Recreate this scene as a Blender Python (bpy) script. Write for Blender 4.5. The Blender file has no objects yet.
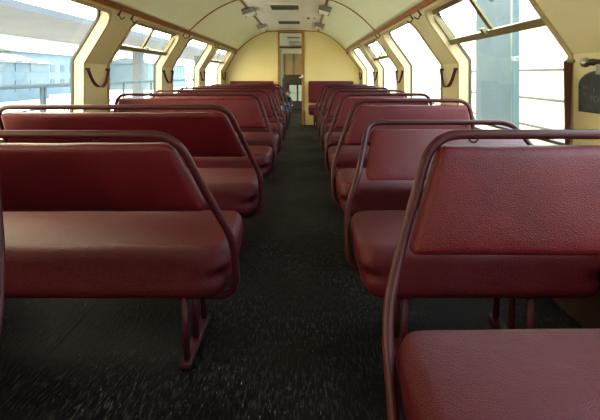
import bpy, bmesh, math, random
from mathutils import Vector, Matrix, noise
random.seed(7)
D = bpy.data
SC = bpy.context.scene
COL = SC.collection
PI = math.pi

# ------------------------------------------------------------ camera
EYE = 1.05
cam_d = D.cameras.new('camera'); cam = D.objects.new('camera', cam_d); COL.objects.link(cam)
cam.location = (0, 0, EYE); cam.rotation_euler = (PI/2, 0, 0)
cam_d.sensor_width = 36; cam_d.lens = 36*440/600
cam_d.shift_x = -4.5/600; cam_d.shift_y = -135/600
cam_d.clip_start = .02; cam_d.clip_end = 500
SC.camera = cam

# ------------------------------------------------------------ sky
w = D.worlds.new('sky'); SC.world = w; w.use_nodes = True
nt = w.node_tree; nt.nodes.clear()
tc = nt.nodes.new('ShaderNodeTexCoord'); sx = nt.nodes.new('ShaderNodeSeparateXYZ')
mr = nt.nodes.new('ShaderNodeMapRange'); mr.inputs[1].default_value = -.7; mr.inputs[2].default_value = .7
mix = nt.nodes.new('ShaderNodeMix'); mix.data_type = 'RGBA'
mix.inputs['A'].default_value = (1.22, 1.02, .62, 1); mix.inputs['B'].default_value = (.46, .68, .84, 1)
bg = nt.nodes.new('ShaderNodeBackground'); bg.inputs[1].default_value = 4.0
wo = nt.nodes.new('ShaderNodeOutputWorld')
L = nt.links.new
L(tc.outputs['Generated'], sx.inputs[0]); L(sx.outputs[0], mr.inputs[0]); L(mr.outputs[0], mix.inputs['Factor'])
L(mix.outputs['Result'], bg.inputs[0]); L(bg.outputs[0], wo.inputs[0])
SC.view_settings.view_transform = 'Standard'; SC.view_settings.look = 'None'
SC.view_settings.exposure = 1.68; SC.view_settings.gamma = 1
SC.view_settings.use_curve_mapping = False
SC.cycles.max_bounces = 12; SC.cycles.diffuse_bounces = 6
SC.cycles.transparent_max_bounces = 16

# ------------------------------------------------------------ materials
def mat(name, col, rough=.5, metal=0, spec=.5, var=None, bump=None, coat=0):
    """var=(colour2, scale, detail, lo, hi); bump=(scale, strength, distance, kind)"""
    m = D.materials.new(name); m.use_nodes = True
    n = m.node_tree; b = n.nodes['Principled BSDF']
    b.inputs['Base Color'].default_value = (*col, 1); b.inputs['Roughness'].default_value = rough
    b.inputs['Metallic'].default_value = metal; b.inputs['Specular IOR Level'].default_value = spec
    b.inputs['Coat Weight'].default_value = coat; b.inputs['Coat Roughness'].default_value = .15
    t = n.nodes.new('ShaderNodeTexCoord')
    if var:
        c2, sc, det, lo, hi = var
        no = n.nodes.new('ShaderNodeTexNoise'); no.inputs['Scale'].default_value = sc; no.inputs['Detail'].default_value = det
        n.links.new(t.outputs['Object'], no.inputs['Vector'])
        r = n.nodes.new('ShaderNodeMapRange'); r.inputs[1].default_value = lo; r.inputs[2].default_value = hi
        n.links.new(no.outputs['Fac'], r.inputs[0])
        mx = n.nodes.new('ShaderNodeMix'); mx.data_type = 'RGBA'
        mx.inputs['A'].default_value = (*col, 1); mx.inputs['B'].default_value = (*c2, 1)
        n.links.new(r.outputs[0], mx.inputs['Factor']); n.links.new(mx.outputs['Result'], b.inputs['Base Color'])
    if bump:
        prev = None
        for (sc, st, dist, kind) in bump:
            if kind == 'v':
                no = n.nodes.new('ShaderNodeTexVoronoi'); no.inputs['Scale'].default_value = sc; out = no.outputs['Distance']
            else:
                no = n.nodes.new('ShaderNodeTexNoise'); no.inputs['Scale'].default_value = sc; no.inputs['Detail'].default_value = 3; out = no.outputs['Fac']
            n.links.new(t.outputs['Object'], no.inputs['Vector'])
            bp = n.nodes.new('ShaderNodeBump'); bp.inputs['Strength'].default_value = st; bp.inputs['Distance'].default_value = dist
            n.links.new(out, bp.inputs['Height'])
            if prev: n.links.new(prev.outputs[0], bp.inputs['Normal'])
            prev = bp
        n.links.new(prev.outputs[0], b.inputs['Normal'])
    return m

M = {}
M['paint'] = mat('wall_paint', (.68, .625, .385), .45, var=((.63, .57, .32), 2.5, 3, .35, .7))
M['ceil'] = mat('ceiling_paint', (.82, .88, .62), .5, var=((.79, .84, .57), 1.5, 3, .35, .7))
M['ceilmid'] = mat('ceiling_middle_paint', (.86, .84, .72), .5, var=((.80, .77, .65), 3, 3, .35, .7))
M['endwall'] = mat('end_wall_paint', (.78, .67, .32), .5, var=((.74, .62, .27), 1.5, 2, .35, .7))
M['frame'] = mat('window_surround_cream', (.46, .37, .22), .4, var=((.40, .315, .18), 6, 3, .4, .7))
M['olive'] = mat('olive_vent_frame', (.17, .14, .055), .4, var=((.12, .10, .04), 8, 3, .4, .7))
M['rubber'] = mat('black_rubber', (.015, .015, .017), .5)
M['wood'] = mat('brown_trim', (.30, .11, .02), .4, var=((.20, .065, .012), 12, 4, .35, .7))
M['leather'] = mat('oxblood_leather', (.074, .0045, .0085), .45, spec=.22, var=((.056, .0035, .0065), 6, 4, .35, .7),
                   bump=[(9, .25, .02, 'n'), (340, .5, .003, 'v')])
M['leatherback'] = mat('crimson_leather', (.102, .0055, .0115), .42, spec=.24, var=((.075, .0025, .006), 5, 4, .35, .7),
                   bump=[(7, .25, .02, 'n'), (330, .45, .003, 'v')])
M['tube'] = mat('maroon_enamel', (.050, .005, .009), .48, spec=.28, var=((.040, .004, .007), 20, 4, .4, .7))
M['strap'] = mat('oxblood_strap', (.070, .010, .014), .5)
M['metal'] = mat('dull_metal', (.35, .33, .30), .35, .9)
M['darkmetal'] = mat('dark_metal', (.05, .045, .04), .45, .5)
M['plaque'] = mat('slate_plaque', (.035, .048, .055), .4, .2, var=((.024, .032, .038), 60, 4, .4, .7))
M['plaquetext'] = mat('raised_grey_lettering', (.15, .16, .16), .4, .2)
M['diffuser'] = mat('lamp_diffuser', (.90, .92, .90), .3)
M['ventdark'] = mat('vent_dark', (.008, .010, .007), .6)
M['ventslat'] = mat('vent_slat', (.13, .12, .08), .5)
M['doorwood'] = mat('orange_brown_door_frame', (.42, .19, .035), .4, var=((.32, .13, .02), 10, 4, .35, .7))
M['seam'] = mat('seam_strip', (.012, .012, .012), .7, 0, .1)
M['wallshade'] = mat('dark_brown_wall_shade', (.06, .028, .018), .5)  # brown tone standing in for shade low on the side walls
M['colgrey'] = mat('grey_column', (.11, .12, .13), .8, 0, .1)
M['tan'] = mat('tan_panel', (.45, .33, .16), .5, var=((.38, .27, .12), 3, 3, .4, .7))
M['brown'] = mat('dark_brown_panel', (.05, .028, .015), .5)
M['doorleaf'] = mat('door_leaf_blue_grey', (.35, .45, .48), .3)
M['white'] = mat('white_enamel', (.85, .85, .82), .35)
M['concrete'] = mat('platform_concrete', (.78, .78, .75), .8, var=((.70, .70, .68), 3, 4, .35, .7))
M['shelter'] = mat('pale_blue_column', (.036, .062, .100), .75, 0, .1, var=((.054, .086, .128), 1.5, 5, .35, .7))
M['shelterside'] = mat('blue_column_edge', (.025, .06, .085), .35)
M['railblue'] = mat('blue_grey_rail', (.012, .025, .035), .4)
M['railgrey'] = mat('grey_railing', (.055, .068, .075), .8, 0, .1)
M['canopy'] = mat('canopy_grey', (.092, .092, .098), .8, 0, .1, var=((.08, .08, .088), .5, 2, .4, .7))
M['whitewall'] = mat('white_wall', (.40, .42, .43), .6)
M['bldg'] = mat('pale_building', (.085, .11, .125), .7, var=((.055, .085, .105), .6, 4, .35, .7))
M['bldg2'] = mat('blue_building', (.055, .078, .09), .7, var=((.04, .06, .075), .8, 4, .35, .7))
M['bglass'] = mat('building_window', (.03, .05, .065), .6)
M['skin'] = mat('skin', (.45, .25, .17), .5)
M['hair'] = mat('dark_hair', (.012, .010, .010), .5)
M['navy'] = mat('navy_cloth', (.010, .014, .030), .8)
M['jeans'] = mat('blue_cloth', (.03, .09, .20), .8)

def glass_mat(name='window_glass', tint=(.94, .97, .98, 1)):
    m = D.materials.new(name); m.use_nodes = True; n = m.node_tree; n.nodes.clear()
    o = n.nodes.new('ShaderNodeOutputMaterial'); tr = n.nodes.new('ShaderNodeBsdfTransparent'); gl = n.nodes.new('ShaderNodeBsdfGlossy')
    tr.inputs[0].default_value = tint; gl.inputs['Roughness'].default_value = .03
    mx = n.nodes.new('ShaderNodeMixShader')
    mx.inputs[0].default_value = .05; n.links.new(tr.outputs[0], mx.inputs[1]); n.links.new(gl.outputs[0], mx.inputs[2])
    n.links.new(mx.outputs[0], o.inputs[0]); return m
M['glass'] = glass_mat(); M['smoke'] = glass_mat('tinted_glass', (.20, .215, .19, 1))

def floor_mat():
    m = D.materials.new('charcoal_lino'); m.use_nodes = True; n = m.node_tree; b = n.nodes['Principled BSDF']
    t = n.nodes.new('ShaderNodeTexCoord'); mp = n.nodes.new('ShaderNodeMapping'); mp.inputs['Scale'].default_value = (1.6, .30, 1)
    n.links.new(t.outputs['Object'], mp.inputs[0])
    def noi(sc, det, src, lo, hi):
        a = n.nodes.new('ShaderNodeTexNoise'); a.inputs['Scale'].default_value = sc; a.inputs['Detail'].default_value = det
        n.links.new(src, a.inputs['Vector'])
        r = n.nodes.new('ShaderNodeMapRange'); r.inputs[1].default_value = lo; r.inputs[2].default_value = hi
        n.links.new(a.outputs['Fac'], r.inputs[0]); return r.outputs[0]
    streak = noi(75, 5, mp.outputs[0], .50, .70)      # scuffs drawn out along the aisle
    patch = noi(2.6, 4, t.outputs['Object'], .38, .66)
    speck = noi(130, 3, mp.outputs[0], .66, .78)
    ml = n.nodes.new('ShaderNodeMath'); ml.operation = 'MULTIPLY'; n.links.new(streak, ml.inputs[0]); n.links.new(patch, ml.inputs[1])
    mx = n.nodes.new('ShaderNodeMix'); mx.data_type = 'RGBA'; mx.inputs['A'].default_value = (.0026, .0021, .0021, 1); mx.inputs['B'].default_value = (.060, .050, .043, 1)
    n.links.new(ml.outputs[0], mx.inputs['Factor'])
    m2 = n.nodes.new('ShaderNodeMix'); m2.data_type = 'RGBA'; m2.inputs['B'].default_value = (.55, .53, .50, 1)
    mk = n.nodes.new('ShaderNodeMath'); mk.operation = 'MULTIPLY'; n.links.new(speck, mk.inputs[0]); n.links.new(patch, mk.inputs[1]); n.links.new(mk.outputs[0], m2.inputs['Factor']); n.links.new(mx.outputs['Result'], m2.inputs['A'])
    n.links.new(m2.outputs['Result'], b.inputs['Base Color'])
    rr = n.nodes.new('ShaderNodeMapRange'); rr.inputs[3].default_value = .42; rr.inputs[4].default_value = .62
    n.links.new(patch, rr.inputs[0]); n.links.new(rr.outputs[0], b.inputs['Roughness'])
    b.inputs['Specular IOR Level'].default_value = .10
    bp = n.nodes.new('ShaderNodeBump'); bp.inputs['Strength'].default_value = .5; bp.inputs['Distance'].default_value = .003
    n.links.new(streak, bp.inputs['Height']); n.links.new(bp.outputs[0], b.inputs['Normal'])
    return m
M['floor'] = floor_mat()

# ------------------------------------------------------------ helpers
def obj(name, bm, m, parent=None, smooth=False, recalc=True):
    if recalc: bmesh.ops.recalc_face_normals(bm, faces=bm.faces)
    me = D.meshes.new(name); bm.to_mesh(me); bm.free()
    if smooth:
        for p in me.polygons: p.use_smooth = True
    for mm in (m if isinstance(m, (list, tuple)) else [m]): me.materials.append(mm)
    o = D.objects.new(name, me); COL.objects.link(o)
    if parent: o.parent = parent
    return o
def struct(name, bm, m, parent=None, smooth=False, recalc=True):
    o = obj(name, bm, m, parent, smooth, recalc)
    if not parent: o['kind'] = 'structure'
    return o
def thing(name, label, cat, loc=(0, 0, 0), rotz=0, group=None):
    o = D.objects.new(name, None); COL.objects.link(o); o.empty_display_size = .1
    o.location = loc; o.rotation_euler = (0, 0, rotz)
    return tag(o, label, cat, group)
def tag(o, label, cat, group=None):
    o['label'] = label; o['category'] = cat
    if group: o['group'] = group
    return o
def box(bm, a, b, bev=0, seg=2):
    r = bmesh.ops.create_cube(bm, size=1)
    vs = r['verts']
    c = [(a[i]+b[i])/2 for i in range(3)]; s = [abs(b[i]-a[i]) for i in range(3)]
    for v in vs: v.co = Vector((c[0]+v.co.x*s[0], c[1]+v.co.y*s[1], c[2]+v.co.z*s[2]))
    if bev:
        es = list({e for v in vs for e in v.link_edges})
        bmesh.ops.bevel(bm, geom=es, offset=bev, segments=seg, affect='EDGES', profile=.5)
    return bm
def nb(): return bmesh.new()
def fillet(pts, rad, n=8):
    """rounded polyline; rad: number or per-corner list"""
    pts = [Vector(p) for p in pts]; out = [pts[0]]
    for i in range(1, len(pts)-1):
        r = rad[i-1] if isinstance(rad, (list, tuple)) else rad
        a, b, c = pts[i-1], pts[i], pts[i+1]
        d1 = (a-b); d2 = (c-b); r_ = min(r, d1.length*.48, d2.length*.48)
        p0 = b+d1.normalized()*r_; p1 = b+d2.normalized()*r_
        for k in range(n+1):
            t = k/n; out.append(p0*(1-t)**2 + b*2*t*(1-t) + p1*t*t)
    out.append(pts[-1]); return out
def tube(bm, pts, r, seg=12, cap=True):
    pts = [Vector(p) for p in pts]
    q = [pts[0]]
    for p in pts[1:]:
        if (p-q[-1]).length > 1e-5: q.append(p)
    pts = q; rings = []; T = (pts[1]-pts[0]).normalized()
    N = T.orthogonal().normalized()
    for i, p in enumerate(pts):
        if i == 0: t = pts[1]-pts[0]
        elif i == len(pts)-1: t = pts[-1]-pts[-2]
        else: t = (pts[i+1]-pts[i]).normalized()+(pts[i]-pts[i-1]).normalized()
        t = t.normalized(); N = (N - t*N.dot(t)).normalized(); B = t.cross(N)
        rr = r(i/(len(pts)-1)) if callable(r) else r
        rings.append([bm.verts.new(p+(N*math.cos(2*PI*k/seg)+B*math.sin(2*PI*k/seg))*rr) for k in range(seg)])
    for a, b in zip(rings, rings[1:]):
        for k in range(seg):
            f = bm.faces.new((a[k], a[(k+1) % seg], b[(k+1) % seg], b[k])); f.smooth = True
    if cap: bm.faces.new(rings[0][::-1]); bm.faces.new(rings[-1])
    return bm
def ribbon(bm, pts, widthv, w_, th, nrm=None):
    """flat strap: pts path, widthv the across direction"""
    pts = [Vector(p) for p in pts]; rings = []
    for i, p in enumerate(pts):
        t = (pts[min(i+1, len(pts)-1)]-pts[max(i-1, 0)]).normalized()
        W = widthv(i/(len(pts)-1)) if callable(widthv) else Vector(widthv)
        W = (W-t*W.dot(t)).normalized(); Nn = t.cross(W)
        rings.append([bm.verts.new(p+W*a*w_/2+Nn*b*th/2) for a, b in ((-1, -1), (1, -1), (1, 1), (-1, 1))])
    for a, b in zip(rings, rings[1:]):
        for k in range(4): bm.faces.new((a[k], a[(k+1) % 4], b[(k+1) % 4], b[k]))
    bm.faces.new(rings[0][::-1]); bm.faces.new(rings[-1]); return bm
def pillow(size, r, n, fn=None):
    """rounded padded block centred on the origin, n=(nx,ny,nz) divisions"""
    bm = nb(); sx_, sy_, sz_ = [s/2 for s in size]; cache = {}
    def axis(nn, h):
        # denser near the rounded ends
        out = []
        for i in range(nn+1):
            t = -1+2*i/nn; e = min(r/h*.999, .95)
            out.append(t)
        ks = [-1, -1+.15*r/h, -1+.4*r/h, -1+.7*r/h, -1+1.05*r/h]
        mid = [(-1+1.05*r/h)+(2-2.1*r/h)*i/nn for i in range(1, nn)]
        return ks+mid+[-k for k in ks[::-1]]
    ax = [axis(n[0], sx_), axis(n[1], sy_), axis(n[2], sz_)]
    def V(i, j, k):
        key = (i, j, k)
        if key in cache: return cache[key]
        p = Vector((ax[0][i]*sx_, ax[1][j]*sy_, ax[2][k]*sz_))
        c = Vector((max(-sx_+r, min(sx_-r, p.x)), max(-sy_+r, min(sy_-r, p.y)), max(-sz_+r, min(sz_-r, p.z))))
        d = p-c
        if d.length > 1e-9: p = c+d.normalized()*r
        if fn: p = fn(p)
        cache[key] = bm.verts.new(p); return cache[key]
    nx, ny, nz = len(ax[0])-1, len(ax[1])-1, len(ax[2])-1
    def quad(*ks):
        vs = [V(*k) for k in ks]
        try: f = bm.faces.new(vs); f.smooth = True
        except ValueError: pass
    for i in range(nx):
        for j in range(ny):
            quad((i, j, 0), (i, j+1, 0), (i+1, j+1, 0), (i+1, j, 0)); quad((i, j, nz), (i+1, j, nz), (i+1, j+1, nz), (i, j+1, nz))
    for i in range(nx):
        for k in range(nz):
            quad((i, 0, k), (i+1, 0, k), (i+1, 0, k+1), (i, 0, k+1)); quad((i, ny, k), (i, ny, k+1), (i+1, ny, k+1), (i+1, ny, k))
    for j in range(ny):
        for k in range(nz):
            quad((0, j, k), (0, j, k+1), (0, j+1, k+1), (0, j+1, k)); quad((nx, j, k), (nx, j+1, k), (nx, j+1, k+1), (nx, j, k+1))
    return bm

# ------------------------------------------------------------ the carriage shell
XC, HW = -.25, 1.42                 # centre line and half width
ZF = 1.14                           # height where the side wall folds inwards
TXS = {-1: 1.165, 1: 1.122}; TX, TZ = 1.15, 1.56                 # top of the sloping window band (from the centre)
LX, LZ = .53, 1.97                  # lamp trim
SL = math.hypot(HW-TX, TZ-ZF)
Y0, Y1, YE = -2.6, 13.9, 9.24
UPN = Vector((TZ-ZF, HW-TX)).normalized()
def prof(s, off=0, TX=TX):
    """side wall profile: s along the section, off outwards; returns (half x, z)"""
    k = math.tan(math.acos(UPN.x)/2)
    fx, fz = HW+off, ZF+off*k
    if s <= ZF: return fx, s*fz/ZF
    t = (s-ZF)/SL; ex, ez = TX+off*UPN.x, TZ+off*UPN.y
    return fx+(ex-fx)*t, fz+(ez-fz)*t
def WP(side, y, s, off=0):
    x, z = prof(s, off, TXS[side]); return Vector((XC+side*x, y, z))
WINS = [(-1.68+1.81*i, -.32+1.81*i) for i in range(6)] + [(9.60, 10.95), (11.42, 12.76)]
SB, ST = .70, ZF+SL*.88
def outline(y0, y1, s0, s1, r=.11, n=8):
    out = []
    for cy, cs, a0 in ((y1-r, s1-r, 0), (y0+r, s1-r, 90), (y0+r, s0+r, 180), (y1-r, s0+r, 270)):
        for k in range(n+1):
            a = math.radians(a0+90*k/n); out.append((cy+r*math.cos(a), cs+r*math.sin(a)))
    # put vertices on the fold line
    res = []
    for i, p in enumerate(out):
        q = out[(i+1) % len(out)]; res.append(p)
        if (p[1]-ZF)*(q[1]-ZF) < 0:
            t = (ZF-p[1])/(q[1]-p[1]); res.append((p[0]+(q[0]-p[0])*t, ZF))
    return res
def side_wall(side):
    bm = nb()
    edges = [Y0]
    for a, b in zip(WINS, WINS[1:]): edges.append((a[1]+b[0])/2)
    edges.append(Y1)
    for (wa, wb), ea, eb in zip(WINS, edges, edges[1:]):
        t = nb(); es = []
        for loop in ([(ea, 0), (eb, 0), (eb, ZF+SL), (ea, ZF+SL)], outline(wa, wb, SB, ST)):
            vs = [t.verts.new((p[0], p[1], 0)) for p in loop]
            es += [t.edges.new((vs[i], vs[(i+1) % len(vs)])) for i in range(len(vs))]
        bmesh.ops.triangle_fill(t, use_beauty=True, edges=es, normal=(0, 0, 1))
        bmesh.ops.bisect_plane(t, geom=t.verts[:]+t.edges[:]+t.faces[:], plane_co=(0, ZF, 0), plane_no=(0, 1, 0), dist=1e-6)
        for f in t.faces:
            bm.faces.new([bm.verts.new(WP(side, v.co.x, v.co.y)) for v in f.verts])
        t.free()
    # outer skin, so that the wall has a thickness
    for a, b in zip(WINS, WINS[1:]):
        ya, yb = a[1], b[0]
        for s0, s1 in ((0, ZF), (ZF, ZF+SL)):
            bm.faces.new([bm.verts.new(WP(side, y, s, .085)) for y, s in ((ya, s0), (yb, s0), (yb, s1), (ya, s1))])
    bmesh.ops.remove_doubles(bm, verts=bm.verts, dist=1e-5)
    return struct('wall_left' if side < 0 else 'wall_right', bm, M['paint'])
def ring(bm, side, o1, f1, o2, f2):
    n = len(o1)
    A = [bm.verts.new(WP(side, p[0], p[1], f1)) for p in o1]; B = [bm.verts.new(WP(side, p[0], p[1], f2)) for p in o2]
    for i in range(n): bm.faces.new((A[i], A[(i+1) % n], B[(i+1) % n], B[i]))
def clipline(y0, y1, s0, s1, r): return outline(y0, y1, s0, s1, r)
wn = 0
def window(side, i, wa, wb, vent):
    global wn; wn += 1
    o0 = outline(wa, wb, SB, ST)
    bm = nb(); ring(bm, side, o0, -.012, o0, .075)
    # narrow raised lip around the opening
    def grow(d, r=.11): return [(( (wa+wb)/2+(p[0]-(wa+wb)/2)*(1+2*d/(wb-wa))), (SB+ST)/2+(p[1]-(SB+ST)/2)*(1+2*d/(ST-SB))) for p in o0]
    g = grow(.026)
    # keep fold vertices on the fold
    g = [(a, ZF) if abs(q[1]-ZF) < 1e-6 else (a, s) for (a, s), q in zip(g, o0)]
    ring(bm, side, g, .001, g, -.012); ring(bm, side, g, -.012, o0, -.012)
    fr = struct('window_%d' % wn, bm, M['frame'], recalc=False)
    for p in fr.data.polygons: p.use_smooth = False
    bm = nb(); sh = [(a, ZF) if abs(q[1]-ZF) < 1e-6 else (a, s) for (a, s), q in zip(grow(-.014), o0)]
    ring(bm, side, o0, .062, sh, .062); ring(bm, side, sh, .062, sh, .078)
    obj('rubber_seal', bm, M['rubber'], fr, recalc=False)
    bm = nb(); t = nb()
    vs = [t.verts.new((p[0], p[1], 0)) for p in o0]; t.faces.new(vs)
    bmesh.ops.bisect_plane(t, geom=t.verts[:]+t.edges[:]+t.faces[:], plane_co=(0, ZF, 0), plane_no=(0, 1, 0), dist=1e-6)
    for f in t.faces: bm.faces.new([bm.verts.new(WP(side, v.co.x, v.co.y, .072)) for v in f.verts])
    t.free(); obj('pane', bm, M['glass'], fr, recalc=False)
    if vent:
        sv = ZF+SL*.36; bm = nb()
        def bar(y0, y1, s0, s1, f0, f1):
            c = [bm.verts.new(WP(side, y, s, f)) for f in (f0, f1) for y, s in ((y0, s0), (y1, s0), (y1, s1), (y0, s1))]
            for q in ((0, 1, 2, 3), (4, 5, 6, 7), (0, 1, 5, 4), (1, 2, 6, 5), (2, 3, 7, 6), (3, 0, 4, 7)): bm.faces.new([c[k] for k in q])
        bar(wa, wb, sv-.030, sv+.012, .02, .07)
        bar(wa, wb, ST-.035, ST, .03, .07)
        bar(wa, wa+.022, sv, ST-.02, .03, .07); bar(wb-.022, wb, sv, ST-.02, .03, .07)
        ym = (wa+wb)/2; bar(ym-.024, ym+.024, sv, ST-.02, .056, .07)
        vf = obj('vent_frame', bm, M['olive'], fr)
        bm = nb(); bar(ym-.022, ym+.022, sv-.005, sv+.035, .005, .03)
        obj('latch', bm, M['olive'], vf)
        for yy in ((wa+ym)/2, (wb+ym)/2):
            bm = nb(); c = WP(side, yy+.10, ST-.075, .055)
            e1 = Vector((0, 1, 0)); e2 = (WP(side, yy, ST, 0)-WP(side, yy, ST-.1, 0)).normalized()
            tube(bm, [c+(e1*math.cos(a)+e2*math.sin(a))*.026 for a in [2*PI*k/16 for k in range(17)]], .004, 6)
            obj('ring_pull', bm, M['darkmetal'], vf, True)

# floor, ceiling
bm = nb(); box(bm, (XC-HW-.1, Y0, -.08), (XC+HW+.1, Y1, 0)); struct('floor', bm, M['floor'])
def curve_pts(side, n=12, off=0):
    p0 = Vector((TXS[side], TZ)); p2 = Vector((LX, LZ)); p1 = Vector((.86, 1.88))
    out = []
    for k in range(n+1):
        t = k/n; q = p0*(1-t)**2+p1*2*t*(1-t)+p2*t*t
        d = ((p1-p0)*(1-t)+(p2-p1)*t).normalized(); nn = Vector((-d.y, d.x))*-1
        q = q+nn*off; out.append((XC+side*q.x, q.y))
    return out
def sweep(prof_pts, y0, y1, th=.03):
    bm = nb(); A = [bm.verts.new((x, y0, z)) for x, z in prof_pts]; B = [bm.verts.new((x, y1, z)) for x, z in prof_pts]
    A2 = [bm.verts.new((x, y0, z+th)) for x, z in prof_pts]; B2 = [bm.verts.new((x, y1, z+th)) for x, z in prof_pts]
    for i in range(len(A)-1):
        f = bm.faces.new((A[i], A[i+1], B[i+1], B[i])); f.smooth = True
        f = bm.faces.new((A2[i], A2[i+1], B2[i+1], B2[i])); f.smooth = True
    bm.faces.new((A[0], B[0], B2[0], A2[0])); bm.faces.new((A[-1], B[-1], B2[-1], A2[-1]))
    return bm
cl = struct('ceiling', sweep([(XC-LX, LZ), (XC-LX*.5, LZ+.015), (XC, LZ+.02), (XC+LX*.5, LZ+.015), (XC+LX, LZ)], Y0, Y1), M['ceilmid'])
obj('ceiling_side', sweep(curve_pts(-1), Y0, Y1), M['ceil'], cl); obj('ceiling_side', sweep(curve_pts(1), Y0, Y1), M['ceil'], cl)
side_wall(-1); side_wall(1)
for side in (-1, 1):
    bm = nb(); x = XC+side*HW; box(bm, (x, Y0, 0), (x-side*.012, YE, .42), .003); struct('shade_panel_left' if side < 0 else 'shade_panel_right', bm, M['wallshade'])  # dark panels added to paint the shade behind and under the benches
VR = {2, 4, 0, 6}; VL = {3, 5, 1, 7}
for i, (a, b) in enumerate(WINS):
    window(-1, i, a, b, i in VL); window(1, i, a, b, i in VR)

# cross section closed wall
def section(off=0):
    L_ = [(XC-HW, 0), (XC-HW, ZF)] + curve_pts(-1) + [(XC, LZ+.02)]
    R_ = curve_pts(1)[::-1] + [(XC+HW, ZF), (XC+HW, 0)]
    return L_+R_
def closed_wall(name, y, th, hole, m):
    bm = nb(); t = nb(); es = []
    loops = [section()]
    if hole: 
        x0, x1, z1 = hole
        s = section()
        loops = [[(x0, 0)] + s[::1][0:0] ]
        # outline runs floor-left ... over the top ... floor-right, then in around the doorway
        loops = [s + [(x1, 0), (x1, z1), (x0, z1), (x0, 0)]]
    for lp in loops:
        vs = [t.verts.new((p[0], p[1], 0)) for p in lp]
        es += [t.edges.new((vs[i], vs[(i+1) % len(vs)])) for i in range(len(vs))]
    bmesh.ops.triangle_fill(t, use_beauty=True, edges=es, normal=(0, 0, 1))
    for yy in (y, y+th):
        for f in t.faces: bm.faces.new([bm.verts.new((v.co.x, yy, v.co.y)) for v in f.verts])
    t.free()
    if hole:
        for (a, b) in (((x0, 0), (x0, z1)), ((x0, z1), (x1, z1)), ((x1, z1), (x1, 0))):
            bm.faces.new([bm.verts.new(q) for q in ((a[0], y, a[1]), (b[0], y, b[1]), (b[0], y+th, b[1]), (a[0], y+th, a[1]))])
    return struct(name, bm, m)
DX0, DX1, DZ = -.525, -.06, 1.93
closed_wall('wall_back', Y0, -.05, None, M['endwall'])
closed_wall('wall_front', YE, .05, (DX0, DX1, DZ), M['endwall'])
fw = closed_wall('wall_far', Y1-.05, .05, (-.50, .08, .76), M['tan'])

# brown trims
tn = 0
def trim(bm):
    global tn; tn += 1; return struct('trim_%d' % tn, bm, M['wood'])
for side in (-1, 1):
    bm = nb(); TX = TXS[side]
    P = [(TX+.010, TZ-.012), (TX-.004, TZ-.018), (TX-.026, TZ+.020), (TX-.014, TZ+.030)]
    A = [bm.verts.new((XC+side*p[0], Y0, p[1])) for p in P]; B = [bm.verts.new((XC+side*p[0], YE, p[1])) for p in P]
    for k in range(4): bm.faces.new((A[k], A[(k+1) % 4], B[(k+1) % 4], B[k]))
    bm.faces.new(A); bm.faces.new(B); trim(bm)
    bm = nb(); box(bm, (XC+side*LX-.014, Y0, LZ-.010), (XC+side*LX+.014, YE, LZ+.008)); trim(bm)
def arch(y, w_=.028, th=.012):
    bm = nb(); pts = curve_pts(-1)+[(XC, LZ+.02)]+curve_pts(1)[::-1]
    c = Vector((XC, 1.2)); R = []
    for x, z in pts:
        d = (c-Vector((x, z))).normalized()*th
        R.append([bm.verts.new(q) for q in ((x, y-w_/2, z+.004), (x, y+w_/2, z+.004), (x+d.x, y+w_/2, z+d.y), (x+d.x, y-w_/2, z+d.y))])
    for a, b in zip(R, R[1:]):
        for k in range(4): bm.faces.new((a[k], a[(k+1) % 4], b[(k+1) % 4], b[k]))
    bm.faces.new(R[0]); bm.faces.new(R[-1]); return trim(bm)
arch(1.68, .02); arch(5.30, .02); arch(YE-.012, .024, .016)
for side in (-1, 1):
    bm = nb(); ribbon(bm, [WP(side, YE-.012, s, -.006) for s in (0, ZF-.001, ZF+.001, ZF+SL)], (0, 1, 0), .02, .008); trim(bm)

# doorway with its frame and open leaf
bm = nb()
box(bm, (DX0-.036, YE-.025, 0), (DX0, YE+.07, DZ+.03), .004); box(bm, (DX1, YE-.025, 0), (DX1+.058, YE+.07, DZ+.03), .004)
box(bm, (DX0, YE-.025, DZ), (DX1, YE+.07, DZ+.03), .003)
dr = struct('door_1', bm, M['doorwood'])
bm = nb(); box(bm, (DX0+.001, YE-.01, 1.61), (DX1-.001, YE+.06, 1.65), .003); obj('transom_bar', bm, M['brown'], dr)
bm = nb(); box(bm, (DX0+.004, YE+.07, .02), (DX0+.034, YE+.52, 1.60), .006); lf = obj('door_leaf', bm, M['doorleaf'], dr)
bm = nb(); box(bm, (DX0+.035, YE+.42, .98), (DX0+.07, YE+.46, 1.06), .006); obj('door_handle', bm, M['metal'], lf)
bm = nb(); box(bm, (DX1-.01, YE-.045, .995), (DX1+.035, YE-.024, 1.05), .005); box(bm, (DX1-.055, YE-.05, .985), (DX1-.01, YE-.03, 1.01), .004)
obj('latch_plate', bm, M['white'], dr)
bm = nb(); box(bm, (DX0, YE+.02, 1.645), (DX1, YE+.026, DZ)); obj('pane', bm, M['glass'], dr)

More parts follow.
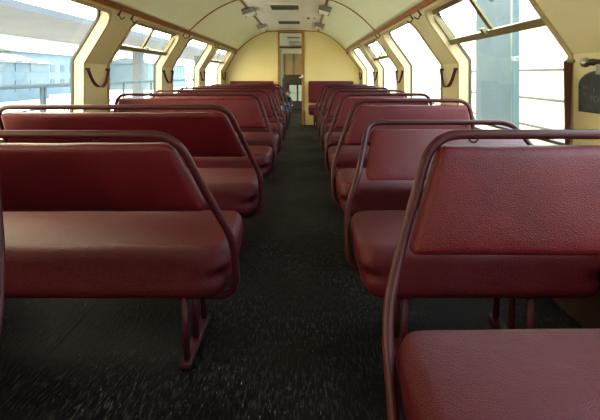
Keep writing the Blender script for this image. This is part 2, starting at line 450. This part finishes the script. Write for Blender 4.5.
# the room beyond: partition with tan upper panels, dark lower half and a glazed double door
bm = nb(); box(bm, (XC-HW, Y1-.09, 1.72), (XC+HW, Y1-.05, 1.95)); obj('header', bm, M['ceilmid'], fw)
bm = nb(); box(bm, (XC-HW, Y1-.085, 0), (-.50, Y1-.05, 1.06)); box(bm, (.08, Y1-.085, 0), (XC+HW, Y1-.05, 1.06)); box(bm, (-.50, Y1-.085, .76), (.08, Y1-.05, 1.06)); obj('lower_panel', bm, M['brown'], fw)
for x in (-.62, -.335, -.05):
    bm = nb(); box(bm, (x-.008, Y1-.075, 1.06), (x+.008, Y1-.05, 1.72)); obj('panel_strip', bm, M['brown'], fw)
bm = nb()
for a, b in (((-.54, 0), (-.475, .80)), ((-.245, .2), (-.195, .80)), ((.03, 0), (.09, .80)), ((-.54, .735), (.09, .80)), ((-.54, 0), (.09, .235)), ((-.47, .49), (.03, .497))):
    box(bm, (a[0], Y1-.12, a[1]), (b[0], Y1-.04, b[1]))
d2 = struct('door_2', bm, M['darkmetal'])
bm = nb(); box(bm, (-.48, Y1-.075, .22), (.04, Y1-.070, .75)); obj('pane', bm, M['smoke'], d2)
bm = nb(); box(bm, (-.962, Y0, 0), (-.956, YE, .0012)); obj('floor_seam', bm, M['seam'], D.objects['floor'])

# ------------------------------------------------------------ benches
def bench(side, c, xa, xw, tops, label, cat='bench seat', group=None):
    """xa: aisle-side cushion edge, xw: window-side edge; tops=(yb, yt, zt): where the swinging back leans"""
    yb, yt, zt = tops; sg = 1 if yb > 0 else -1; y0 = .05 if sg > 0 else -.16
    xm = (xa+xw)/2; W = abs(xw-xa); dx = 1 if xw > xa else -1
    t = thing('bench_seat', label, cat, (xm, c, 0), 0, group)
    seed = random.random()*50
    def fc(p):
        u, v = p.x/(W/2), p.y/.23
        q = p.copy()
        if p.z > 0:
            q.z += .016*(1-min(1, abs(u))**4)*(1-v*v)
            q.z += .006*noise.noise(Vector((p.x*3+seed, p.y*5, 0)))
        # gathered corners: rounded in plan, pinched under the top edge
        sx1 = 1 if p.x > 0 else -1; sy1 = 1 if p.y > 0 else -1
        ex = max(0, abs(p.x)-(W/2-.11))/.11; ey = max(0, abs(p.y)-(.237-.11))/.11
        cf = min(ex, 1)*min(ey, 1)
        q.x -= sx1*.026*cf*ey; q.y -= sy1*.022*cf*ex
        tk = cf**2*math.exp(-((p.z-.030)/.022)**2); q.x += sx1*.016*tk; q.y += sy1*.014*tk
        tk = cf**2*math.exp(-((p.z+.012)/.020)**2); q.x -= sx1*.018*tk; q.y -= sy1*.014*tk
        lo = max(0, (.02-p.z)/.115); q.x -= sx1*.016*lo*min(1, ex+ey*.5)*min(1, max(0, abs(p.x)-(W/2-.15))/.1)
        return q
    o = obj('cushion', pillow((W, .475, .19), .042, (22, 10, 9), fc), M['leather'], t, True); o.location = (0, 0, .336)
    # tubular frame of the back
    ea, ew = -dx*(W/2+.020), dx*(W/2+.028)           # foot positions in local x
    ta, tw = -dx*(W/2-.135), dx*(W/2-.008)            # top corners
    def yy(z):
        if z < .59: return y0+(yb-y0)*max(0, (z-.26))/.33
        return yb+(yt-yb)*(z-.59)/(zt-.59)
    zb = .229
    pts = [(-dx*(W/2-.16), y0, zb), (ea, y0, zb), (ea, yy(.47), .47), (ta+(ea-ta)*.68, yy(.59), .59), (ta, yt, zt),
           (tw, yt, zt), (tw+(ew-tw)*.68, yy(.59), .59), (ew, yy(.47), .47), (ew, y0, zb), (dx*(W/2-.16), y0, zb)]
    bm = nb(); tube(bm, fillet(pts, [.09, .10, .12, .085, .085, .12, .10, .09]), .0135, 12); obj('back_frame', bm, M['tube'], t)
    # padded back panel, a trapezoid hung inside the frame
    z0, z1 = .592, zt-.030; H = z1-z0
    def xl(z, s): # frame x at height z
        a, b = ((ea, ta) if s < 0 else (ew, tw)); f = (z-.47)/(zt-.47); return a+(b-a)*max(0, min(1, f))
    def fp(p):
        z = (z0+z1)/2+p.z; u = p.x/.5
        lo = xl(z, -1)+dx*.026; hi = xl(z, 1)-dx*.022
        x = (lo+hi)/2+dx*u*abs(hi-lo)/2
        f = (z-z0)/H; y = yb+(yt-yb)*f*(H/(zt-.59)) + p.y
        puff = (1-min(1, abs(u))**6)*(1-abs(p.z/(H/2))**4)
        y += (1 if p.y > 0 else -1)*.010*puff*(abs(p.y)/.033)
        y += .004*noise.noise(Vector((x*5+seed, z*6, p.y*5)))
        if f > .8: z += .004*noise.noise(Vector((x*6+seed, 3, 1)))
        return Vector((x, y, z))
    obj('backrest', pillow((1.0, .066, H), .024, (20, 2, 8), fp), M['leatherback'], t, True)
    # small rail clips
    for k in (-.22, .22):
        bm = nb(); tube(bm, [(k*W+.012*math.cos(a), yt, zt-.010+.012*math.sin(a)) for a in [PI+PI*q/8 for q in range(9)]], .003, 6); obj('clip', bm, M['tube'], t)
    # supports
    for xs in (-dx*(W/2-.155), dx*(W/2-(.29 if side > 0 else .20))):
        bm = nb(); box(bm, (xs-.020, -.235, 0), (xs+.020, .10, .022), .006)
        ft = obj('leg_frame', bm, M['tube'], t)
        for yl, tilt in ((-.205, 0), (-.07, .0), (.065, 0)):
            bm = nb(); tube(bm, [(xs+dx*.012, yl*.98, .252), (xs, yl, .02)], .0125, 10); obj('leg', bm, M['tube'], ft)
        bm = nb(); box(bm, (xs+dx*.012-.018, -.21, .236), (xs+dx*.012+.018, .21, .254), .003); obj('top_bar', bm, M['tube'], ft)
    return t
CK = [.862, 1.80, 2.72, 3.64, 4.57, 5.49, 6.41, 7.33]
ORD = ['', 'second', 'third', 'fourth', 'fifth', 'sixth', 'seventh', 'eighth']
RT = {0: (.27, .34, .888), 1: (.13, .52, .80)}
for k, c in enumerate(CK):
    lab = ('nearest dark red leather bench on the right, its seat cut off by the photo bottom' if k == 0 else
           'second dark red two-seat bench on the right, its back leaning furthest away' if k == 1 else
           'dark red leather two-seat bench on the right of the aisle, %s from the camera' % ORD[k])
    bench(1, c, .202 if k else .214, 1.10, RT.get(k, (.15, .20, .88)), lab, group='benches right of the aisle')
LT = {0: (.30, .42, .88), 1: (-.31, -.43, .865), 2: (-.25, -.42, .882)}
for k, c in enumerate(CK):
    lab = ('narrow dark red bench at the left photo edge, only its curved frame showing' if k == 0 else
           'nearest wide dark red leather bench left of the aisle, back tipped towards the camera' if k == 1 else
           'dark red leather three-seat bench on the left of the aisle, %s from the camera' % ORD[k])
    bench(-1, c if k else .74, -.27 if k else -.69, -1.625, LT.get(k, (.14, .16, .882)), lab, group='benches left of the aisle')
def end_bench(x0, x1, label):
    t = thing('end_bench', label, 'bench seat', ((x0+x1)/2, 8.90, 0)); W = x1-x0
    o = obj('cushion', pillow((W, .44, .18), .04, (10, 5, 3)), M['leather'], t, True); o.location = (0, 0, .34)
    o = obj('backrest', pillow((W, .08, .45), .028, (10, 3, 6)), M['leatherback'], t, True); o.location = (0, .26, .70)
    for s in (-1, 1):
        bm = nb(); box(bm, (s*(W/2-.12)-.015, -.18, 0), (s*(W/2-.12)+.015, .18, .25), .004); obj('leg', bm, M['tube'], t)
end_bench(.08, 1.02, 'dark red bench against the yellow end wall, right of the doorway')
end_bench(-1.55, -.64, 'dark red bench against the yellow end wall, left of the doorway')

# ------------------------------------------------------------ straps, hooks
def hpt(side, y, z, off): 
    s = z if z <= ZF else ZF+(z-ZF)/(TZ-ZF)*SL
    return WP(side, y, s, off)
PILL = [(a[1], b[0]) for a, b in zip(WINS[:5], WINS[1:5])] + [(WINS[5-1][1]+1.81, 99)]
PILL = [(WINS[i][1], WINS[i+1][0]) for i in range(5)] + [(WINS[5][1], YE)]
names = {2: 'first', 3: 'second', 4: 'third', 5: 'fourth'}
for side in (-1, 1):
    sn = 'left' if side < 0 else 'right'
    for i, (a, b) in enumerate(PILL):
        if i < 1: continue
        if i == 1 and side < 0: continue
        if i == 1:
            # unhooked at one end, hangs straight
            t = thing('hanging_strap', 'long oxblood strap hanging straight beside the slate plaque', 'strap', tuple(hpt(side, b-.03, 1.11, 0)))
            bx0 = Vector(t.location)
            bm = nb(); ribbon(bm, [(-.026-.004*k, -.006*k, -.002-.05*k) for k in range(9)], lambda f: Vector((1, .6*f+.3, 0)), .046, .005)
            obj('leather_strap', bm, M['strap'], t)
            bm = nb(); tube(bm, [(0, 0, .0), (-.035, 0, .0)], .009, 10); obj('stud', bm, M['metal'], t)
            continue
        ya, yb_ = a+.05, b-.05 if b < YE else YE-.06
        if i == 5: lb = 'short oxblood leather strap on the %s wall in the corner by the end wall' % sn
        else: lb = 'oxblood leather strap looped on the %s %s window pillar with a strap loop' % (names[i], sn)
        t = thing('strap_loop', lb, 'strap', tuple(hpt(side, (ya+yb_)/2, 1.10, 0)), group='leather straps on the window pillars')
        o = Vector(t.location); n = 20; bm = nb(); pts = []
        for k in range(n+1):
            f = k/n; u = 2*f-1
            y = ya+(yb_-ya)*f; z = 1.095-.14*(1-abs(u)**2.6)*(1+.15*u)
            p = hpt(side, y, min(z, 1.13), 0); p.x -= side*(.022+.01*math.sin(PI*f)); p.z = z; pts.append(p-o)
        ribbon(bm, pts, lambda f: Vector((-side*(.6+.3*math.sin(f*6)), 0, .8*math.cos(f*3))), .023, .004)
        obj('leather_strap', bm, M['strap'], t)
        for y in (ya, yb_):
            p = hpt(side, y, 1.095, 0)-o; bm = nb(); tube(bm, [p, p+Vector((-side*.034, 0, 0))], .010, 10); obj('stud', bm, M['darkmetal'], t)
hookn = 0
for side in (-1, 1):
    sn = 'left' if side < 0 else 'right'
    for i, (a, b) in enumerate(PILL):
        if i < 2: continue
        for q, y in enumerate((a+.10, b-.10 if b < YE else a+.36)):
            s = ZF+SL*.945
            base = WP(side, y, s, 0)
            pos = ['nearer', 'farther'][q]
            which = {1: 'pillar nearest the camera', 2: 'first full window pillar', 3: 'second window pillar', 4: 'third window pillar', 5: 'last pillar by the end wall'}[i]
            t = thing('coat_hook', '%s dark coat hook on the %s %s' % (pos, sn, which), 'coat hook', tuple(base), group='coat hooks under the trim')
            inn = Vector((-side*UPN.x, 0, -UPN.y)); up = (WP(side, y, ZF+SL)-WP(side, y, ZF)).normalized()
            bm = nb(); tube(bm, [inn*.003+up*.028, inn*.006-up*.03], .007, 8)
            obj('back_plate', bm, M['darkmetal'], t)
            bm = nb(); tube(bm, fillet([inn*.004-up*.02, inn*.045-up*.045, inn*.055-up*.01], .02, 5), .0045, 8); obj('prong', bm, M['darkmetal'], t)
            bm = nb(); tube(bm, [inn*.004-up*.024+Vector((0, -.022, 0)), inn*.010-up*.024, inn*.004-up*.024+Vector((0, .022, 0))], .0045, 8); obj('cross_bar', bm, M['darkmetal'], t)

# ------------------------------------------------------------ ceiling lamps and vents
for side in (-1, 1):
    for q, y in enumerate((6.15, 8.10)):
        yy_ = y-(.18 if side > 0 else 0)
        sn = 'left' if side < 0 else 'right'
        t = thing('ceiling_light', 'unlit boxy lamp on the %s ceiling trim, %s the end wall' % (sn, ('farther from', 'nearer to')[q]), 'ceiling light',
                  (XC+side*LX, yy_, LZ-.010), group='lamps on the ceiling trims')
        t.rotation_euler = (0, side*.28, 0); t.scale = (.82, .9, .82)
        bm = nb(); box(bm, (-.105, -.19, -.018), (.105, .19, .004), .004); obj('lamp_base', bm, M['darkmetal'], t)
        def fl(p): return Vector((p.x*(1-.12*(p.z < 0)), p.y, p.z-.05))
        o = obj('diffuser', pillow((.185, .35, .075), .018, (4, 6, 2), fl), M['diffuser'], t, True)
        for s in (-1, 1):
            bm = nb(); box(bm, (-.10, s*.185-.010, -.085), (.10, s*.185+.010, -.004), .004); obj('end_cap', bm, M['metal'], t)
def vent(x, y, w_, l_, label, zz=LZ+.018):
    t = thing('ceiling_vent', label, 'air vent', (x, y, zz)); z = -.004
    bm = nb(); box(bm, (-w_/2, -l_/2, z-.004), (w_/2, l_/2, z+.004)); obj('grille_backing', bm, M['ventdark'], t)
    bm = nb()
    for a, b in (((-w_/2-.02, -l_/2-.02), (w_/2+.02, -l_/2)), ((-w_/2-.02, l_/2), (w_/2+.02, l_/2+.02)), ((-w_/2-.02, -l_/2), (-w_/2, l_/2)), ((w_/2, -l_/2), (w_/2+.02, l_/2))):
        box(bm, (a[0], a[1], z-.014), (b[0], b[1], z+.004))
    obj('vent_frame', bm, M['ceilmid'], t)
    bm = nb()
    for k in range(7):
        yk = -l_/2+(k+.5)*l_/7; box(bm, (-w_/2, yk-.005, z-.012), (w_/2, yk+.005, z-.004))
    obj('louvre', bm, M['ventslat'], t)
vent(-.27, 6.02, .38, .44, 'large dark slotted vent in the middle of the ceiling, nearer of two')
vent(-.27, 7.75, .37, .44, 'dark slotted ceiling vent just before the end wall')
vent(-.27, 10.9, .30, .40, 'dark ceiling vent seen through the pane above the doorway')
vent(-.27, 12.3, .30, .30, 'farthest thin dark ceiling vent seen above the doorway')
t = thing('smoke_sensor', 'tiny round sensor with a red dot on the ceiling beside the right lamps', 'sensor', (.06, 7.15, LZ+.010))
bm = nb(); tube(bm, [(0, 0, 0), (0, 0, -.022)], lambda f: .020-.006*f, 12); obj('sensor_body', bm, M['darkmetal'], t)
bm = nb(); tube(bm, [(.10, 0, -.0), (.10, 0, -.014)], .012, 10); obj('red_button', bm, M['wood'], t)

# ------------------------------------------------------------ plaque with handle on the right wall
XW = XC+HW
t = thing('wall_plaque', 'slate-grey arched metal plaque with raised lettering below a round handle', 'plaque', (XW, 1.71, .898))
bm = nb(); n = 16; W2, Hs, Ht = .135, .108, .170
prf = [(-W2, 0), (W2, 0), (W2, Hs)]+[(W2*math.cos(PI*k/n), Hs+(Ht-Hs)*math.sin(PI*k/n)) for k in range(1, n)]+[(-W2, Hs)]
A = [bm.verts.new((-.002, y, z)) for y, z in prf]; B = [bm.verts.new((-.022, y, z)) for y, z in prf]
for k in range(len(prf)): bm.faces.new((A[k], A[(k+1) % len(prf)], B[(k+1) % len(prf)], B[k]))
bm.faces.new(A); fb = bm.faces.new(B)
bm.normal_update(); bmesh.ops.inset_region(bm, faces=[fb], thickness=.008, depth=-.003)
obj('plate', bm, M['plaque'], t)
def text(body, size, y, z, parent, x=-.0262, sp=1.0, rot=0):
    cu = D.curves.new('lettering', 'FONT'); cu.body = body; cu.size = size; cu.extrude = .0012; cu.align_x = 'CENTER'; cu.space_character = sp
    o = D.objects.new('tmp', cu); COL.objects.link(o)
    bpy.context.view_layer.update()
    me = D.meshes.new_from_object(o.evaluated_get(bpy.context.evaluated_depsgraph_get())); D.objects.remove(o)
    me.materials.clear(); me.materials.append(M['plaquetext'])
    q = D.objects.new('lettering', me); COL.objects.link(q); q.parent = parent
    q.rotation_euler = (PI/2, rot, -PI/2); q.location = (x, y, z); return q
text('FOKON', .036, -.015, .045, t)
text('TUU', .018, .085, .098, t); text('K', .020, .04, .120, t, rot=.4); text('UI', .018, .085, .070, t, rot=0); text('I', .030, .03, .078, t)
for y, z in ((W2-.016, .016), (-W2+.016, .016), (W2-.018, Hs-.005), (-W2+.018, Hs-.005)):
    bm = nb(); tube(bm, [(-.018, y, z), (-.0275, y, z)], .005, 8); obj('screw', bm, M['rubber'], t)
h = thing('round_handle', 'dull metal handle with round knob mounted above the slate plaque', 'handle', (XW, 1.66, 1.10))
bm = nb(); bmesh.ops.create_uvsphere(bm, u_segments=20, v_segments=12, radius=.020, matrix=Matrix.Translation((-.050, .095, 0))); obj('knob', bm, M['metal'], h, True)
bm = nb(); tube(bm, [(-.05, .085, 0), (-.05, .072, 0), (-.05, .06, 0), (-.05, .045, 0), (-.05, .03, 0), (-.05, -.06, 0)], lambda f: [.007, .008, .013, .014, .010, .009][round(f*5)], 14); obj('spindle', bm, M['darkmetal'], h)
bm = nb(); box(bm, (-.055, .0, -.05), (-.0, .028, .004), .004); obj('bracket', bm, M['metal'], h)
bm = nb(); tube(bm, [(XW-.006-.003*math.sin(k), 1.70+.008*math.sin(k*.9), .885-.03*k) for k in range(9)], .0028, 6); tag(obj('wire', bm, M['darkmetal']), 'thin dark wire dangling below the slate plaque', 'wire')

# ------------------------------------------------------------ person beyond the doorway
def skin_body(name, verts, edges, m, parent, loc=(0, 0, 0)):
    me = D.meshes.new(name); me.from_pydata([v[0] for v in verts], edges, []); me.materials.append(m)
    o = D.objects.new(name, me); COL.objects.link(o); o.parent = parent
    md = o.modifiers.new('skin', 'SKIN'); 
    for i, v in enumerate(verts):
        r = v[1]; me.skin_vertices[0].data[i].radius = (r, r)
        me.skin_vertices[0].data[i].use_root = (i == 0)
    md.use_smooth_shade = True
    sb = o.modifiers.new('sub', 'SUBSURF'); sb.levels = 2; sb.render_levels = 2
    dg = bpy.context.evaluated_depsgraph_get(); bpy.context.view_layer.update()
    me2 = D.meshes.new_from_object(o.evaluated_get(dg)); o.modifiers.clear(); o.data = me2
    for p in me2.polygons: p.use_smooth = True
    return o
p = thing('person', 'person with dark hair in navy top and blue trousers sitting low beyond the doorway', 'person', (-.42, 12.4, 0))
for_step = nb(); box(for_step, (-.95, 12.25, 0), (-.36, 12.65, .13), .01)
tag(obj('low_step', for_step, M['brown']), 'low dark brown step beyond the doorway under the seated person', 'step')
V = [((-.10, .03, .20), .075), ((-.09, .02, .30), .07), ((-.07, -.02, .40), .075), ((-.05, -.04, .445), .035), ((-.04, -.05, .49), .03),
     ((-.13, -.05, .41), .03), ((-.15, -.09, .30), .024), ((-.11, -.20, .25), .02),
     ((.02, -.03, .41), .03), ((.06, -.08, .30), .024), ((.08, -.19, .23), .02)]
body = skin_body('torso', V, [(0, 1), (1, 2), (2, 3), (3, 4), (2, 5), (5, 6), (6, 7), (2, 8), (8, 9), (9, 10)], M['navy'], p)
V = [((-.10, .03, .20), .07), ((-.14, -.04, .20), .05), ((-.15, -.22, .27), .036), ((-.15, -.24, .04), .026), ((-.15, -.32, .03), .022),
     ((-.05, -.04, .20), .05), ((-.03, -.22, .27), .036), ((-.03, -.24, .04), .026), ((-.03, -.32, .03), .022)]
skin_body('trousers', V, [(0, 1), (1, 2), (2, 3), (3, 4), (0, 5), (5, 6), (6, 7), (7, 8)], M['jeans'], p)
bm = nb(); bmesh.ops.create_uvsphere(bm, u_segments=20, v_segments=14, radius=.065, matrix=Matrix.Translation((-.04, -.065, .53)) @ Matrix.Diagonal((.85, 1, 1.15, 1)))
bmesh.ops.create_uvsphere(bm, u_segments=8, v_segments=6, radius=.010, matrix=Matrix.Translation((-.04, -.132, .52)))
for s in (-1, 1): bmesh.ops.create_uvsphere(bm, u_segments=8, v_segments=6, radius=.014, matrix=Matrix.Translation((-.04+s*.056, -.06, .525)))
obj('head', bm, M['skin'], p, True)
bm = nb(); bmesh.ops.create_uvsphere(bm, u_segments=20, v_segments=14, radius=.072, matrix=Matrix.Translation((-.04, -.052, .545)) @ Matrix.Diagonal((.9, 1, 1.12, 1))); obj('hair', bm, M['hair'], p, True)
for s, (x, y, z) in ((-1, (-.105, -.215, .245)), (1, (.085, -.205, .222))):
    V = [((x, y, z), .014), ((x, y-.03, z-.01), .014)]; E = [(0, 1)]
    for k in range(4):
        n0 = len(V); fx = x-.015+.010*k; L1_ = .022+(.004 if k in (1, 2) else 0)
        V += [((fx, y-.045, z-.012), .0055), ((fx, y-.045-L1_, z-.022), .0045)]; E += [(1, n0), (n0, n0+1)]
    n0 = len(V); V += [((x-s*.022, y-.022, z-.004), .006), ((x-s*.028, y-.040, z-.01), .005)]; E += [(0, n0), (n0, n0+1)]
    skin_body('hand', V, E, M['skin'], p)

# ------------------------------------------------------------ outside the windows
bm = nb(); box(bm, (2.0, -12, -1.3), (40, 60, -1.2)); tag(obj('station_platform', bm, M['concrete']), 'pale concrete platform outside the right windows', 'platform')
bm = nb(); box(bm, (-60, -12, -1.7), (-2.0, 70, -1.6)); tag(obj('station_yard', bm, M['concrete']), 'pale concrete yard outside the left windows', 'yard')
for i, (ya, yb_) in enumerate(((4.64, 5.66),)):
    t = thing('shelter_column', ('broad pale blue column just outside the nearest right window', 'farther pale blue column outside the right windows')[i], 'column', (2.4, (ya+yb_)/2, -1.195))
    h_ = (yb_-ya)/2
    bm = nb(); box(bm, (-.2, -h_, 0), (-.15, h_, 6.5), .01); obj('column_body', bm, M['shelter'], t)
    bm = nb(); box(bm, (-.215, -h_-.02, 0), (-.14, -h_+.03, 6.5), .01); obj('edge_strip', bm, M['shelterside'], t)
t = thing('white_fence', 'white fence with thin blue-grey rails outside the right windows', 'fence', (3.6, 12, -1.195))
bm = nb(); box(bm, (.06, -20, 0), (.16, 30, 3.4)); obj('fence_panel', bm, M['whitewall'], t)
for r_ in (.020, -.103, -.225, -.295):
    bm = nb(); tube(bm, [(0, -20, EYE+r_*3.6+1.2), (0, 30, EYE+r_*3.6+1.2)], .020, 8); obj('rail', bm, M['railblue'], t)
t = thing('yard_railing', 'grey railing with posts outside the left windows', 'railing', (-4.6, 10, -1.6))
for z, r_ in ((2.46, .036), (2.05, .016), (1.6, .016)):
    bm = nb(); tube(bm, [(0, -12, z), (0, 40, z)], r_, 8); obj('rail', bm, M['railgrey'], t)
for y in (-2.6, .2, 4.9-7.3+2.5, 1.9, 3.6, 5.6, 7.6, 9.6, 12, 15):
    bm = nb(); tube(bm, [(0, y-2.4, 0), (0, y-2.4, 2.46)], .03, 8); obj('post', bm, M['railgrey'], t)
t = thing('platform_canopy', 'long pale grey canopy roof seen high through the left windows', 'canopy', (-7.3, 12, -1.6))
bm = nb(); box(bm, (-1.9, -24, 3.9), (1.9, 40, 4.05)); obj('canopy_roof', bm, M['canopy'], t)
bm = nb(); box(bm, (-2.0, -24, 3.8), (-1.86, 40, 4.1)); obj('fascia', bm, M['whitewall'], t)
for y in (-4, 7.3, 18, 28):
    bm = nb(); box(bm, (-.2, y-.15, 0), (.2, y+.15, 3.9), .02); obj('canopy_column', bm, M['colgrey'], t)
BL = [(-34, 2, 16, 4.3, 0), (-30, 17, 27, 3.6, 1), (-36, 28, 40, 4.8, 0), (-33, 41, 50, 3.9, 1), (-38, 51, 75, 5.4, 0), (-31, 76, 100, 4.6, 1)]
dsc = ['nearest pale grey', 'low blue-grey', 'tall pale grey', 'smaller blue-grey', 'long pale grey', 'farthest blue-grey']
for (x, ya, yb_, h_, kind), ds in zip(BL, dsc):
    t = thing('building', ds+' building in the row beyond the left windows', 'building', (x, (ya+yb_)/2, -1.598), group='buildings beyond the left windows')
    L_ = (yb_-ya)/2
    bm = nb(); box(bm, (-4, -L_, 0), (4, L_, h_)); obj('wall', bm, M['bldg2' if kind else 'bldg'], t)
    bm = nb()
    P = [(-4.4, h_), (4.4, h_), (0, h_+1.1)]
    A = [bm.verts.new((a, -L_-.3, z)) for a, z in P]; B = [bm.verts.new((a, L_+.3, z)) for a, z in P]
    for k in range(3): bm.faces.new((A[k], A[(k+1) % 3], B[(k+1) % 3], B[k]))
    bm.faces.new(A); bm.faces.new(B); obj('roof', bm, M['bldg2'], t)
    nw = int(2*L_/2.4)
    for k in range(nw):
        for z in (1.0, 3.0):
            yk = -L_+1.2+k*2.4
            bm = nb(); box(bm, (3.98, yk-.5, z), (4.05, yk+.5, z+1.1)); obj('window', bm, M['bglass'], t)
